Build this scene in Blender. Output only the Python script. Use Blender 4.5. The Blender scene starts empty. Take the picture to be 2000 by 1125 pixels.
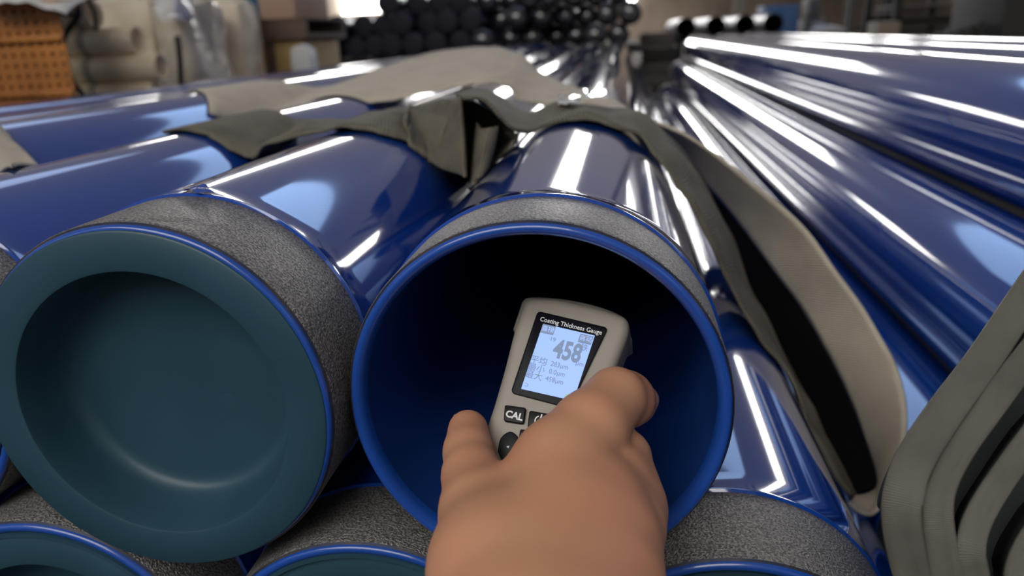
import bpy, bmesh, math, random
import numpy as np
from mathutils import Vector, Matrix, noise
random.seed(4)
S = 0.084            # one pipe radius in metres; the scene is laid out in pipe radii
HC = 6.30            # camera height above the floor, in pipe radii
SC = bpy.context.scene
COL = SC.collection
F = 1514.9

# ------------------------------------------------------------------ camera
_d = np.array([214.9, 503.4, F]); _d /= np.linalg.norm(_d)
_u = np.cross([0, 1, 0.], _d); _u /= np.linalg.norm(_u)
_v = np.cross(_d, _u)
cd = bpy.data.cameras.new('camera'); cam = bpy.data.objects.new('camera', cd); COL.objects.link(cam)
cd.sensor_width = 36.0; cd.lens = F / 2000 * 36.0; cd.clip_start = 0.01; cd.clip_end = 300
# world axes of the camera: X right, Y up, -Z forward  (u -> X, d -> Y, v -> Z)
R3 = np.array([[_u[0], _u[1], -_u[2]], [_d[0], _d[1], -_d[2]], [_v[0], _v[1], -_v[2]]])
M4 = Matrix([[*R3[0], 0], [*R3[1], 0], [*R3[2], HC * S], [0, 0, 0, 1]])
cam.matrix_world = M4
cd.dof.use_dof = True; cd.dof.focus_distance = 4.0 * S; cd.dof.aperture_fstop = 8.0
SC.camera = cam
SC.view_settings.view_transform = 'Standard'; SC.view_settings.look = 'None'
SC.view_settings.exposure = 0.0; SC.view_settings.gamma = 1.0
SC.view_settings.use_curve_mapping = False

# ------------------------------------------------------------------ world (daylight entering behind the camera)
w = bpy.data.worlds.new('world'); SC.world = w; w.use_nodes = True
w.node_tree.nodes['Background'].inputs[0].default_value = (0.86, 0.93, 1.0, 1)
w.node_tree.nodes['Background'].inputs[1].default_value = 0.29

SKY_WHITE, SKY_BLUE, ROOF_GLOW = 13.0, 2.3, 0.17

# ------------------------------------------------------------------ materials
def mat(name, col=(.5, .5, .5), rough=.5, metal=0., coat=0., emit=None, estr=0., trans=0., sss=0., spec=.5, alpha=1.):
    m = bpy.data.materials.new(name); m.use_nodes = True
    b = m.node_tree.nodes['Principled BSDF']
    b.inputs['Base Color'].default_value = (*col, 1); b.inputs['Roughness'].default_value = rough
    b.inputs['Metallic'].default_value = metal; b.inputs['Coat Weight'].default_value = coat
    b.inputs['Coat Roughness'].default_value = .04
    b.inputs['Specular IOR Level'].default_value = spec
    b.inputs['Transmission Weight'].default_value = trans; b.inputs['Alpha'].default_value = alpha
    b.inputs['Subsurface Weight'].default_value = sss
    if emit: b.inputs['Emission Color'].default_value = (*emit, 1); b.inputs['Emission Strength'].default_value = estr
    return m
def nodes(m): return m.node_tree.nodes, m.node_tree.links, m.node_tree.nodes['Principled BSDF']
def add_noise(m, c1=None, c2=None, scale=5., detail=4., bump=0., dist=.001, bscale=None, coord='Object', stretch=(1, 1, 1), lo=.35, hi=.65):
    n, l, b = nodes(m)
    tc = n.new('ShaderNodeTexCoord'); mp = n.new('ShaderNodeMapping'); mp.inputs['Scale'].default_value = stretch
    l.new(tc.outputs[coord], mp.inputs['Vector'])
    if c1:
        t = n.new('ShaderNodeTexNoise'); t.inputs['Scale'].default_value = scale; t.inputs['Detail'].default_value = detail
        l.new(mp.outputs[0], t.inputs['Vector'])
        r = n.new('ShaderNodeValToRGB'); r.color_ramp.elements[0].color = (*c1, 1); r.color_ramp.elements[1].color = (*c2, 1)
        r.color_ramp.elements[0].position = lo; r.color_ramp.elements[1].position = hi
        l.new(t.outputs[0], r.inputs[0]); l.new(r.outputs[0], b.inputs['Base Color'])
    if bump:
        t2 = n.new('ShaderNodeTexNoise'); t2.inputs['Scale'].default_value = bscale or scale; t2.inputs['Detail'].default_value = 3
        l.new(mp.outputs[0], t2.inputs['Vector'])
        bp = n.new('ShaderNodeBump'); bp.inputs['Strength'].default_value = bump; bp.inputs['Distance'].default_value = dist
        l.new(t2.outputs[0], bp.inputs['Height']); l.new(bp.outputs[0], b.inputs['Normal'])
    return m

BLUE = mat('blue_coating', (.007, .055, .33), .09, coat=1.0, spec=.5)
add_noise(BLUE, bump=.35, dist=.0009, bscale=9., stretch=(1, .35, 1))
BLUE_IN = mat('blue_lining', (.012, .05, .24), .36, spec=.4)
LIP = mat('blue_lip', (.012, .07, .36), .25, coat=.5)
add_noise(LIP, bump=.4, dist=.0006, bscale=60.)
STEEL = mat('bare_steel_primer', (.075, .075, .078), .40, metal=.55, spec=.6)
add_noise(STEEL, (.11, .107, .103), (.42, .39, .36), scale=900., detail=2., bump=1.0, dist=.0014, bscale=900., lo=.38, hi=.7)
CUT = mat('cut_steel_edge', (.06, .055, .055), .5, metal=.4)
add_noise(CUT, (.02, .028, .06), (.085, .06, .04), scale=40., lo=.45, hi=.7)
TEAL = mat('teal_plastic', (.026, .085, .105), .42, spec=.4)
add_noise(TEAL, (.019, .058, .084), (.026, .072, .102), scale=16., bump=.15, dist=.0006, bscale=160.)
SLEEVE = mat('tan_end_sleeve', (.27, .21, .14), .55)
WEB = mat('olive_webbing', (.2, .18, .14), .75, spec=.25)
WEBL = mat('pale_webbing', (.34, .31, .25), .7, spec=.3)
WEBG = mat('grey_webbing', (.15, .148, .12), .55, spec=.5)
def weave(m, c1, c2, nu, dist=.0006):
    n, l, b = nodes(m)
    tc = n.new('ShaderNodeTexCoord'); wv = n.new('ShaderNodeTexWave'); wv.wave_type = 'BANDS'; wv.bands_direction = 'X'
    wv.inputs['Scale'].default_value = nu; wv.inputs['Distortion'].default_value = .9; wv.inputs['Detail'].default_value = 2; wv.inputs['Detail Scale'].default_value = 3
    l.new(tc.outputs['UV'], wv.inputs['Vector'])
    ns = n.new('ShaderNodeTexNoise'); ns.inputs['Scale'].default_value = 30; l.new(tc.outputs['Object'], ns.inputs['Vector'])
    r = n.new('ShaderNodeValToRGB'); r.color_ramp.elements[0].color = (*c1, 1); r.color_ramp.elements[1].color = (*c2, 1)
    r.color_ramp.elements[0].position = .25; r.color_ramp.elements[1].position = .75
    mx = n.new('ShaderNodeMath'); mx.operation = 'MULTIPLY_ADD'; mx.inputs[1].default_value = .35
    l.new(wv.outputs['Fac'], mx.inputs[0]); l.new(ns.outputs[0], mx.inputs[2]); l.new(mx.outputs[0], r.inputs[0]); l.new(r.outputs[0], b.inputs['Base Color'])
    bp = n.new('ShaderNodeBump'); bp.inputs['Strength'].default_value = .7; bp.inputs['Distance'].default_value = dist
    l.new(wv.outputs['Fac'], bp.inputs['Height']); l.new(bp.outputs[0], b.inputs['Normal'])
weave(WEB, (.065, .058, .042), (.15, .135, .10), 9)
weave(WEBL, (.40, .35, .265), (.54, .48, .38), 9)
weave(WEBG, (.075, .075, .058), (.145, .14, .112), 45, dist=.00025)
WEB_SHADE = mat('sling_groove_shade', (.04, .044, .048), .7)  # shade between the sling layers, put into the colour
SKIN = mat('skin', (.42, .21, .13), .55, sss=.12, spec=.3)
SKIN.node_tree.nodes['Principled BSDF'].inputs['Subsurface Radius'].default_value = (.006, .002, .001)
add_noise(SKIN, (.55, .285, .165), (.57, .26, .155), scale=28., detail=1.5, bump=.12, dist=.0006, bscale=220.)
NAIL = mat('fingernail', (.42, .24, .2), .35, spec=.5)
GSH = mat('gauge_shell', (.33, .295, .25), .5)
GSIDE = mat('gauge_dark_side', (.05, .045, .045), .5)
BEZ = mat('gauge_bezel', (.004, .004, .009), .4, spec=.15)
LCD = mat('lcd', (.1, .15, .3), .4, emit=(.30, .46, .92), estr=1.0)
LCDT = mat('lcd_ink', (.10, .13, .2), .6, emit=(.20, .27, .42), estr=.7)
LCDL = mat('lcd_light_ink', (.2, .3, .5), .6, emit=(.33, .45, .78), estr=1.0)
LCDG = mat('lcd_battery', (.2, .3, .2), .6, emit=(.32, .45, .42), estr=.8)
WHT = mat('white_print', (.75, .75, .75), .5, emit=(.8, .8, .8), estr=.10)
BTN = mat('button_rubber', (.005, .005, .006), .4, spec=.2)
FLOOR = mat('floor_concrete', (.05, .045, .042), .9, spec=.05)
add_noise(FLOOR, (.03, .028, .025), (.065, .06, .055), scale=1.2)
WALL = mat('wall_sheet', (.30, .23, .18), .8, spec=.2)
add_noise(WALL, (.20, .155, .125), (.34, .27, .21), scale=.35, stretch=(1, 1, .5))
ROOF = mat('roof_fill_glow', (.4, .4, .42), .8, emit=(.92, .86, .86), estr=ROOF_GLOW)  # glow added to the ceiling as ambient fill light
SKYW = mat('skylight_bright', (.8, .8, .8), .6, emit=(1, .98, .95), estr=SKY_WHITE)
SKYB = mat('skylight_blue', (.6, .7, .8), .6, emit=(.42, .62, 1.0), estr=SKY_BLUE)
REAR_FILL = mat('rear_fill_panel', (.8, .8, .8), .6, emit=(1, .97, .92), estr=5.2)  # unseen glowing panel added behind the camera for frontal light
SKYC = mat('skylight_and_fill_dim_blue', (.6, .7, .8), .6, emit=(.55, .68, 1.0), estr=1.2)
DARKP = mat('dark_pipe', (.022, .021, .04), .35, coat=.3)
DCAP = mat('dark_cap', (.018, .017, .032), .5, spec=.3)
GCAP = mat('glossy_cap', (.03, .03, .035), .14, coat=1.)

# ------------------------------------------------------------------ helpers
def W(p): return Vector((p[0] * S, p[1] * S, (p[2] + HC) * S))
def ray(px, py):
    r = np.array([px - 1000, -(py - 562.5), F])
    return np.array([r @ _u, r @ _d, r @ _v])
def at(px, py, Y): r = ray(px, py); return r / r[1] * Y                 # by distance along the pipes
def cz(px, py, Z): return ray(px, py) / F * Z                          # by distance from the camera plane
def link(o, parent=None):
    COL.objects.link(o)
    if parent is not None: o.parent = parent
    return o
def tag(o, label=None, cat=None, group=None, kind=None):
    if label: o['label'] = label
    if cat: o['category'] = cat
    if group: o['group'] = group
    if kind: o['kind'] = kind
    return o
def empty(name, p, label, cat, group=None):
    o = bpy.data.objects.new(name, None); o.location = W(p); o.empty_display_size = .02; link(o)
    return tag(o, label, cat, group)
def mesh(name, vs, fs, m, smooth=True):
    me = bpy.data.meshes.new(name); me.from_pydata([tuple(v) for v in vs], [], [tuple(f) for f in fs]); me.update()
    me.materials.append(m)
    if smooth: me.polygons.foreach_set('use_smooth', [True] * len(me.polygons))
    return me
def obj(name, me, parent=None, loc=None):
    o = bpy.data.objects.new(name, me)
    if loc is not None: o.location = loc
    return link(o, parent)
def world_obj(name, pts, fs, m, parent=None, smooth=True):
    """pts in pipe radii (world); origin at the bottom centre, or at the parent's origin"""
    P = [W(p) for p in pts]
    if parent is None:
        xs = [p.x for p in P]; ys = [p.y for p in P]; zs = [p.z for p in P]
        org = Vector(((min(xs) + max(xs)) / 2, (min(ys) + max(ys)) / 2, min(zs)))
        return obj(name, mesh(name, [p - org for p in P], fs, m, smooth), None, org)
    org = parent.location if parent.parent is None else parent.parent.location + parent.location
    return obj(name, mesh(name, [p - org for p in P], fs, m, smooth), parent)
def bm_obj(name, bm, m, parent=None, loc=None, smooth=True, bevel=0, seg=2):
    if bevel: bmesh.ops.bevel(bm, geom=list(bm.edges), offset=bevel, segments=seg, affect='EDGES', profile=.6)
    bmesh.ops.recalc_face_normals(bm, faces=bm.faces)
    me = bpy.data.meshes.new(name); bm.to_mesh(me); bm.free(); me.materials.append(m)
    if smooth:
        me.polygons.foreach_set('use_smooth', [True] * len(me.polygons))
        try: me.set_sharp_from_angle(angle=math.radians(35))
        except Exception: pass
    return obj(name, me, parent, loc)
def box(name, lo, hi, m, parent=None, bevel=.02, org=None):
    """world box lo..hi in pipe radii"""
    a, b = W(lo), W(hi)
    base = Vector(((a.x + b.x) / 2, (a.y + b.y) / 2, a.z))
    if parent is not None: base = parent.location
    bm = bmesh.new(); bmesh.ops.create_cube(bm, size=1)
    for v in bm.verts:
        v.co = Vector((a.x + (v.co.x + .5) * (b.x - a.x), a.y + (v.co.y + .5) * (b.y - a.y), a.z + (v.co.z + .5) * (b.z - a.z))) - base
    return bm_obj(name, bm, m, parent, None if parent is not None else base, bevel=bevel * S if bevel else 0, smooth=bool(bevel))
def revolve(prof, seg=128, closed=False, jit=None):
    """profile of (r, y) in pipe radii about the Y axis -> verts (m), faces"""
    vs, fs = [], []; n = len(prof)
    for i in range(seg):
        a = 2 * math.pi * i / seg
        for k, (r, y) in enumerate(prof):
            rr = r + (jit(a, k) if jit else 0)
            vs.append((math.cos(a) * rr * S, y * S, math.sin(a) * rr * S))
    for i in range(seg):
        j = (i + 1) % seg
        for k in range(n - 1):
            fs.append((i * n + k, j * n + k, j * n + k + 1, i * n + k + 1))
    return vs, fs
def rev_obj(name, prof, m, parent, seg=128, dz=1., dy=0., dx=0., jit=None):
    vs, fs = revolve(prof, seg, jit=jit)
    me = mesh(name, [(x + dx * S, y + dy * S, z + dz * S) for x, y, z in vs], fs, m)
    try: me.set_sharp_from_angle(angle=math.radians(40))
    except Exception: pass
    return obj(name, me, parent)
def text_mesh(body, size, m, bold=0., xs=1., align='CENTER'):
    c = bpy.data.curves.new('t', 'FONT'); c.body = body; c.size = size; c.align_x = align; c.align_y = 'CENTER'; c.offset = bold; c.resolution_u = 3
    c.extrude = .00012
    o = bpy.data.objects.new('t', c); COL.objects.link(o)
    me = bpy.data.meshes.new_from_object(o.evaluated_get(bpy.context.evaluated_depsgraph_get()))
    bpy.data.objects.remove(o)
    for v in me.vertices: v.co.x *= xs
    me.materials.clear(); me.materials.append(m)
    return me

# ------------------------------------------------------------------ the hall
FARY, SIDE, CEIL, BACK = 660, 230, 40, -150
def plane(name, pts, m, kind='structure', parent=None):
    o = world_obj(name, pts, [(0, 1, 2, 3)], m, parent, smooth=False)
    if kind: o['kind'] = kind
    return o
box('floor', (-SIDE, BACK, -HC - 1), (SIDE, FARY, -HC), FLOOR, bevel=0)['kind'] = 'structure'
box('ceiling', (-SIDE, BACK, CEIL), (SIDE, FARY, CEIL + 2), ROOF, bevel=0)['kind'] = 'structure'
box('wall_back', (-SIDE, FARY, -HC), (SIDE, FARY + 2, CEIL), WALL, bevel=0)['kind'] = 'structure'
box('wall_left', (-SIDE - 2, BACK, -HC), (-SIDE, FARY, CEIL), WALL, bevel=0)['kind'] = 'structure'
box('wall_right', (SIDE, BACK, -HC), (SIDE + 2, FARY, CEIL), WALL, bevel=0)['kind'] = 'structure'
def window_or_fill(i, lo, hi, m):
    o = box('window_or_fill_%d' % i, lo, hi, m, bevel=0); o['kind'] = 'structure'; return o
wi = 1
for (x0, x1, y0, y1, mm) in [(-15, 1, 165, 640, SKYW), (-128, -60, 196, 236, SKYW), (66, 84, 126, 420, SKYW),
                             (-22, 26, 76, 98, SKYB), (-80, -50, 70, 98, SKYC), (48, 78, 76, 96, SKYC), (-46, 8, -84, -24, REAR_FILL), (-110, -64, -90, -30, SKYC), (50, 90, -90, -30, SKYC)]:  # last three: unseen panels added behind the camera as fill
    window_or_fill(wi, (x0, y0, CEIL - .6), (x1, y1, CEIL - .02), mm); wi += 1
# bright clerestory panes in the far wall
for (px0, px1, py0, py1) in [(625, 790, -30, 22), (1120, 1240, -30, 8)]:
    a = at(px0, py0, FARY - 1); b = at(px1, py1, FARY - 1)
    window_or_fill(wi, (a[0], FARY - 1.5, b[2]), (b[0], FARY - .1, min(a[2], CEIL - 1)), SKYW); wi += 1

# ------------------------------------------------------------------ pipes
PITCH = 1.0
PIPES = {}
def pipe(x, z, y0, band, label, group, plug=None, length=None, plug_dy=0., plug_dx=0., plug_dz=0., fine=True):
    L = length or (66 - y0)
    root = empty('coated_pipe', (x, y0, z - 1), label, 'pipe', group)
    sg = 192 if fine else 96
    jit = lambda a, k: (.004 * math.sin(5 * a + 1) + .003 * noise.noise((math.cos(a) * 4, math.sin(a) * 4, x))) if k < 2 else 0
    ys = [band + .035 + (L - band - 1.6) * (t / 40) ** 1.6 for t in range(41)]
    prof = [(.988, band - .004), (.9925, band)] + [(1.0035, band + .008), (1.004, band + .02)] + [(1.0, y) for y in ys]
    rev_obj('barrel', prof, BLUE, root, sg)
    rev_obj('steel_band', [(.9885, band + .03), (.9885, .5 * band), (.9885, .02), (.984, .008)], STEEL, root, sg)
    rev_obj('cut_edge', [(.984, .008), (.972, -.006), (.966, -.012)], CUT, root, sg)
    rev_obj('coated_lip', [(.974, -.004), (.970, -.014), (.958, -.024), (.940, -.024), (.922, -.010), (.909, .02), (.905, .06)], LIP, root, sg,
            jit=lambda a, k: .0035 * noise.noise((math.cos(a) * 3, math.sin(a) * 3, 5 + x)) if k in (1, 2) else 0)
    rev_obj('lining', [(.905, .06)] + [(.905, .06 + (L - .1) * (t / 8) ** 1.5) for t in range(1, 9)], BLUE_IN, root, 96)
    rev_obj('end_sleeve', [(1.0, L - 1.6), (1.0035, L - 1.6), (1.0035, L), (.9, L)], SLEEVE, root, 64)
    if plug:
        fr, rec, y_f = plug
        prof = [(.903, .5), (.903, .0)] if fr <= .903 else [(.903, .5), (.903, -.027), (fr, -.027)]
        prof += [(fr + .002, y_f + .012), (fr - .002, y_f), (fr - .012, y_f - .006), (rec + .018, y_f - .006), (rec + .006, y_f - .001), (rec, y_f + .012),
                 (rec - .02, y_f + .14), (rec - .05, y_f + .25), (rec - .075, y_f + .30), (rec - .11, y_f + .325), (rec - .15, y_f + .33), (.3, y_f + .33), (0.0, y_f + .33)]
        pg = rev_obj('end_plug', prof, TEAL, root, sg, dy=plug_dy, dx=plug_dx, dz=1 + plug_dz)
        pg['label'] = 'teal plastic end plug'
        root['plugged'] = 1
    PIPES[(x, z)] = root
    return root
TOP = 'blue coated pipes of the centre pile'
RGT = 'blue coated pipes of the right pile'
C = (-.4357, -1.8165); Lp = (-2.4415, -1.7659)
pipe(*C, 3.5503, .5418, 'open blue coated pipe with the gauge held inside its mouth', TOP)
lp = pipe(*Lp, 3.4051, .6106, 'large plugged blue pipe left of the open pipe, wide grey end band', TOP, plug=(.962, .748, -.03), plug_dx=-.012, plug_dz=-.012)
pipe(-4.45, -1.80, 3.60, .52, 'blue pipe at left edge, just left of the large plugged pipe', TOP, plug=(.90, .72, .02), fine=False)
pipe(-6.46, -1.62, 4.2, .5, 'blue pipe with pale strap end across it at left edge', TOP, plug=(.90, .72, .02), fine=False)
pipe(-8.5, -1.74, 4.2, .5, 'thin sliver of blue pipe behind the strap-crossed pipe at left', TOP, plug=(.90, .72, .02), fine=False)
pipe(-10.52, -1.76, 4.2, .5, 'farthest left blue pipe of the top row, below the cream tubes', TOP, plug=(.90, .72, .02), fine=False)
pipe(.5972, -3.5419, 3.4023, .6013, 'plugged blue pipe below right of the open pipe, grey band showing', TOP, plug=(.90, .70, .06))
pipe(-1.4145, -3.567, 3.4211, .55, 'plugged blue pipe at bottom centre, only its rim top showing', TOP, plug=(.925, .72, .005))
pipe(-3.4228, -3.5449, 3.4389, .55, 'plugged blue pipe in the bottom left corner of the photo', TOP, plug=(.925, .70, -.012), plug_dz=-.01)
pipe(-5.43, -3.55, 3.5, .55, 'blue pipe almost out of frame at lower left edge', TOP, plug=(.90, .72, .0), fine=False)
pipe(1.60, -5.30, 3.35, .55, 'lowest blue pipe seen right of the lower right pipe, by the black gap', TOP, plug=(.90, .72, .02), fine=False)
for k, nm in enumerate(['first', 'second', 'third']):
    pipe(-.41 - 2.01 * k, -5.30, 3.5, .55, 'bottom row blue pipe on the floor, %s from the right under the pile' % nm, TOP, plug=(.90, .72, .02), fine=False)
pipe(5.7, -1.62, 2.2, .5, 'topmost left blue pipe of the right pile with long white glint', RGT, fine=False, length=62.5)
pipe(7.72, -1.62, 2.2, .5, 'second blue pipe from the left on top of the right pile', RGT, fine=False, length=62.5)
pipe(9.74, -1.60, 2.2, .5, 'third blue pipe on top of the right pile, a bright sliver', RGT, fine=False, length=62.5)
pipe(4.7, -3.42, 2.2, .5, 'middle blue pipe on the sloping face of the right pile', RGT, fine=False, length=62.5)
pipe(3.68, -5.20, 7.0, .5, 'lowest blue pipe of the right pile, behind the pale strap loop', RGT, fine=False, length=57.7)

# faint moulded figures on the big plug floor
tm = text_mesh('69', .30 * S, TEAL)
for v in tm.vertices:
    x, y, z = v.co; v.co = Vector((x, -z * 2, y))
o = obj('moulded_mark', tm, lp, Vector((.16 * S, (.30) * S + .00018, (.86) * S))); o.rotation_euler = (0, math.radians(200), 0)
# wrinkled flap of loose coating film at the cutback of the large plugged pipe
def film():
    vs, fs = [], []; n = 26; k = 5
    for i in range(n):
        t = i / (n - 1); a = math.radians(93 - 13 * t)
        for j in range(k):
            s = j / (k - 1)
            r = 1.006 + .02 * math.sin(s * 9 + t * 5) ** 2 * math.sin(math.pi * t) + .004
            vs.append((math.cos(a) * r * S, (.62 + .02 * math.sin(t * 7) + s * .15 * math.sin(math.pi * t)) * S, (1 + math.sin(a) * r) * S))
    for i in range(n - 1):
        for j in range(k - 1): fs.append((i * k + j, (i + 1) * k + j, (i + 1) * k + j + 1, i * k + j + 1))
    return mesh('loose_film', vs, fs, BLUE)
obj('loose_film', film(), lp)['label'] = 'wrinkled lifted coating film'

# ------------------------------------------------------------------ webbing ribbons
OBST = [(C, 1.0), (Lp, 1.0), ((-4.45, -1.80), 1.0), ((-6.46, -1.62), 1.0), ((.5972, -3.5419), 1.0), ((1.60, -5.30), 1.0), ((3.68, -5.20), 1.0), ((4.7, -3.42), 1.0)]
def push(p, clr):
    p = np.array(p, float)
    for _ in range(2):
        for (cx, cz_), r in OBST:
            dx, dz = p[0] - cx, p[2] - cz_; q = math.hypot(dx, dz)
            if q < r + clr: p[0] = cx + dx / q * (r + clr); p[2] = cz_ + dz / q * (r + clr)
    return p
def catmull(P, n):
    P = [np.array(p, float) for p in P]; Q = [2 * P[0] - P[1]] + P + [2 * P[-1] - P[-2]]; out = []
    for i in range(1, len(Q) - 2):
        for s in range(n):
            t = s / n
            out.append(.5 * ((2 * Q[i]) + (-Q[i - 1] + Q[i + 1]) * t + (2 * Q[i - 1] - 5 * Q[i] + 4 * Q[i + 1] - Q[i + 2]) * t * t + (-Q[i - 1] + 3 * Q[i] - 3 * Q[i + 1] + Q[i + 2]) * t ** 3))
    out.append(P[-1]); return out
def ribbon(name, near, far, m, parent=None, th=.03, n=7, k=9, clr=.04, wav=.0, seed=0, ulen=None, obst=True, sag=0.):
    A = catmull(near, n); B = catmull(far, n); vs = []; uv = []; L = 0
    prev = None
    for i, (a, b) in enumerate(zip(A, B)):
        mid = (a + b) / 2
        if prev is not None: L += np.linalg.norm(mid - prev)
        prev = mid
        for j in range(k):
            s = j / (k - 1); p = a + (b - a) * s
            p = p + np.array([0, 0, 1]) * (wav * noise.noise((L * 2.2, s * 2.5, seed)) * 2 - sag * math.sin(math.pi * s))
            p = p + np.array([0, 1, 0]) * wav * .6 * noise.noise((L * 9, s, seed + 9)) * (1 if j in (0, k - 1) else .3)
            if obst: p = push(p, clr)
            vs.append(p); uv.append((L, s))
    fs = []
    for i in range(len(A) - 1):
        for j in range(k - 1): fs.append((i * k + j, (i + 1) * k + j, (i + 1) * k + j + 1, i * k + j + 1))
    o = world_obj(name, vs, fs, m, parent)
    ul = o.data.uv_layers.new(name='UVMap')
    for lp_ in o.data.loops: ul.data[lp_.index].uv = uv[lp_.vertex_index]
    md = o.modifiers.new('thickness', 'SOLIDIFY'); md.thickness = th * S; md.offset = 0
    return o
A = lambda *pts: [at(*p) for p in pts]
sling = empty('lifting_sling', (.2, 8, -HC + .0), 'olive webbing lifting sling draped over the pipes, looped pale beside the open pipe', 'strap')
sling.location = W((1.2, 8, -4.3))
# crumpled layer over the pipe tops
ribbon('strap_layer',
       A((326, 278, 7.6), (390, 282, 7.4), (440, 287, 7.3), (485, 296, 7.2), (500, 312, 7.0), (520, 292, 7.0), (570, 266, 7.0), (640, 256, 6.9), (700, 257, 6.8), (760, 264, 6.8), (800, 277, 6.9), (835, 300, 7.0)),
       A((420, 247, 10), (470, 245, 9.7), (500, 244, 9.5), (530, 243, 9.4), (560, 243, 9.3), (590, 241, 9.2), (630, 238, 9.1), (680, 232, 9.0), (730, 224, 8.8), (780, 215, 8.7), (820, 205, 8.6), (850, 198, 8.6)),
       WEB, sling, wav=.07, seed=2)
ribbon('strap_layer',
       A((903, 192, 7.0), (940, 200, 6.9), (975, 226, 6.9), (1008, 256, 7.0), (1040, 263, 7.2), (1080, 246, 7.4), (1130, 232, 7.4), (1190, 240, 7.3), (1235, 262, 7.25), (1275, 300, 7.1), (1310, 345, 7.0), (1345, 400, 6.9), (1385, 470, 6.8), (1420, 545, 6.8), (1470, 640, 6.7), (1530, 750, 6.6), (1600, 870, 6.4), (1660, 977, 6.2)),
       A((890, 186, 8.9), (925, 186, 8.9), (965, 190, 8.9), (1000, 200, 8.9), (1035, 212, 8.8), (1070, 212, 8.8), (1110, 208, 8.8), (1180, 200, 8.8), (1240, 220, 8.7), (1300, 262, 8.6), (1350, 315, 8.5), (1385, 365, 8.4), (1422, 440, 8.2), (1455, 530, 8.0), (1502, 630, 7.8), (1556, 738, 7.5), (1615, 850, 7.2), (1676, 966, 6.9)),
       WEB, sling, wav=.06, seed=5)
# the loop hanging in the gap: pale inner face
ribbon('strap_loop',
       A((1170, 212, 8.7), (1250, 226, 8.8), (1350, 270, 8.8), (1460, 350, 8.7), (1565, 440, 8.5), (1640, 540, 8.2), (1700, 625, 7.9), (1745, 705, 7.5), (1768, 785, 7.1), (1766, 865, 6.8), (1746, 940, 6.5), (1712, 1000, 6.3), (1685, 1003, 6.2), (1658, 978, 6.2)),
       A((1180, 225, 9.0), (1260, 250, 9.2), (1330, 300, 9.4), (1392, 372, 9.4), (1450, 445, 9.3), (1515, 530, 9.0), (1568, 605, 8.7), (1615, 685, 8.3), (1655, 765, 7.9), (1688, 850, 7.5), (1708, 905, 7.2), (1716, 945, 6.95), (1700, 962, 6.8), (1672, 968, 6.7)),
       WEBL, sling, wav=.012, seed=8, k=11)['label'] = 'pale inner face of the hanging loop'
ribbon('loop_shade_sheet',
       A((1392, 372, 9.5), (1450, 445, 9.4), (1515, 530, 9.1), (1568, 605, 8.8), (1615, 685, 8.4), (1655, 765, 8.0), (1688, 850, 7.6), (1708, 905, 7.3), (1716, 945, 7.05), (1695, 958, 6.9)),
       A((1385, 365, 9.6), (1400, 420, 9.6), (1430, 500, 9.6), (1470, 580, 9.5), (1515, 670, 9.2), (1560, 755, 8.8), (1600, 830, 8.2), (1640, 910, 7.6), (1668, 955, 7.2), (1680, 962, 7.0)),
       mat('loop_shade_black', (.004, .004, .005), .85, spec=.15), sling, wav=.0, clr=.0, obst=False)['label'] = 'black sheet painting the shade inside the loop'  # black sheet added where the loop's interior is only in shade
# taut pale band crossing the pile behind
ribbon('strap_band',
       A((385, 257, 10.5), (500, 232, 11.2), (600, 212, 11.8), (680, 204, 12), (747, 197, 12), (824, 183, 12), (890, 170, 12), (945, 161, 12), (990, 168, 11.6), (1015, 195, 10.6), (1080, 208, 9.6), (1150, 222, 9.1), (1215, 238, 8.7)),
       A((400, 246, 12), (500, 206, 13.5), (600, 177, 14.5), (680, 157, 15.5), (757, 129, 16), (824, 109, 16.5), (900, 96, 16.5), (968, 92, 16.3), (1023, 112, 15), (1055, 142, 13.5), (1120, 168, 12), (1180, 192, 10.5), (1250, 228, 9.2)),
       WEBL, sling, wav=.02, seed=11)['label'] = 'taut pale band across the pile'
# pleated bunch hanging between the two front pipes
def bunch():
    rim = [(790, 240, 7.8), (800, 215, 8.1), (845, 203, 8.2), (893, 192, 7.3), (901, 194, 7.4), (912, 205, 8.8), (925, 215, 8.8), (938, 250, 6.9), (968, 250, 6.8), (975, 250, 7.6), (992, 256, 7.9), (1012, 262, 7.2)]
    low = [(822, 300, 7.0), (840, 318, 6.8), (846, 322, 6.6), (900, 342, 6.2), (910, 346, 6.3), (914, 345, 7.6), (920, 360, 7.4), (922, 374, 6.0), (944, 354, 6.0), (950, 345, 6.8), (972, 320, 6.9), (1000, 285, 6.8)]
    return A(*rim), A(*low)
r_, l_ = bunch()
ribbon('gathered_fold', l_, r_, WEB, sling, wav=.02, seed=3, k=12, n=5, clr=.02, th=.03)['label'] = 'dark crumpled fold of the sling'
ribbon('gathered_fold', A((925, 350, 7.6), (950, 340, 7.5), (975, 310, 7.4), (1005, 280, 7.3)), A((905, 196, 8.0), (935, 204, 7.9), (972, 228, 7.8), (1005, 256, 7.7)), WEB, sling, wav=.02, seed=6, n=5, th=.03, clr=.02)
ribbon('gathered_fold', A((800, 285, 6.8), (815, 305, 6.8), (835, 318, 6.8), (852, 312, 6.8)), A((790, 235, 7.2), (800, 212, 8.0), (850, 222, 7.6), (880, 230, 7.2)), WEB, sling, wav=.04, seed=4, n=5, th=.04)
# pale strap end at the left edge
st = ribbon('strap_end', A((-60, 335, 5.6), (-20, 335, 5.6), (14, 342, 5.4), (30, 350, 5.2)), A((-60, 225, 7.5), (-20, 243, 7.2), (30, 280, 6.8), (74, 325, 6.0)), WEBL, None, wav=.01, seed=20)
tag(st, 'short pale webbing strap end lying over the pipe at left edge', 'strap')
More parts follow.
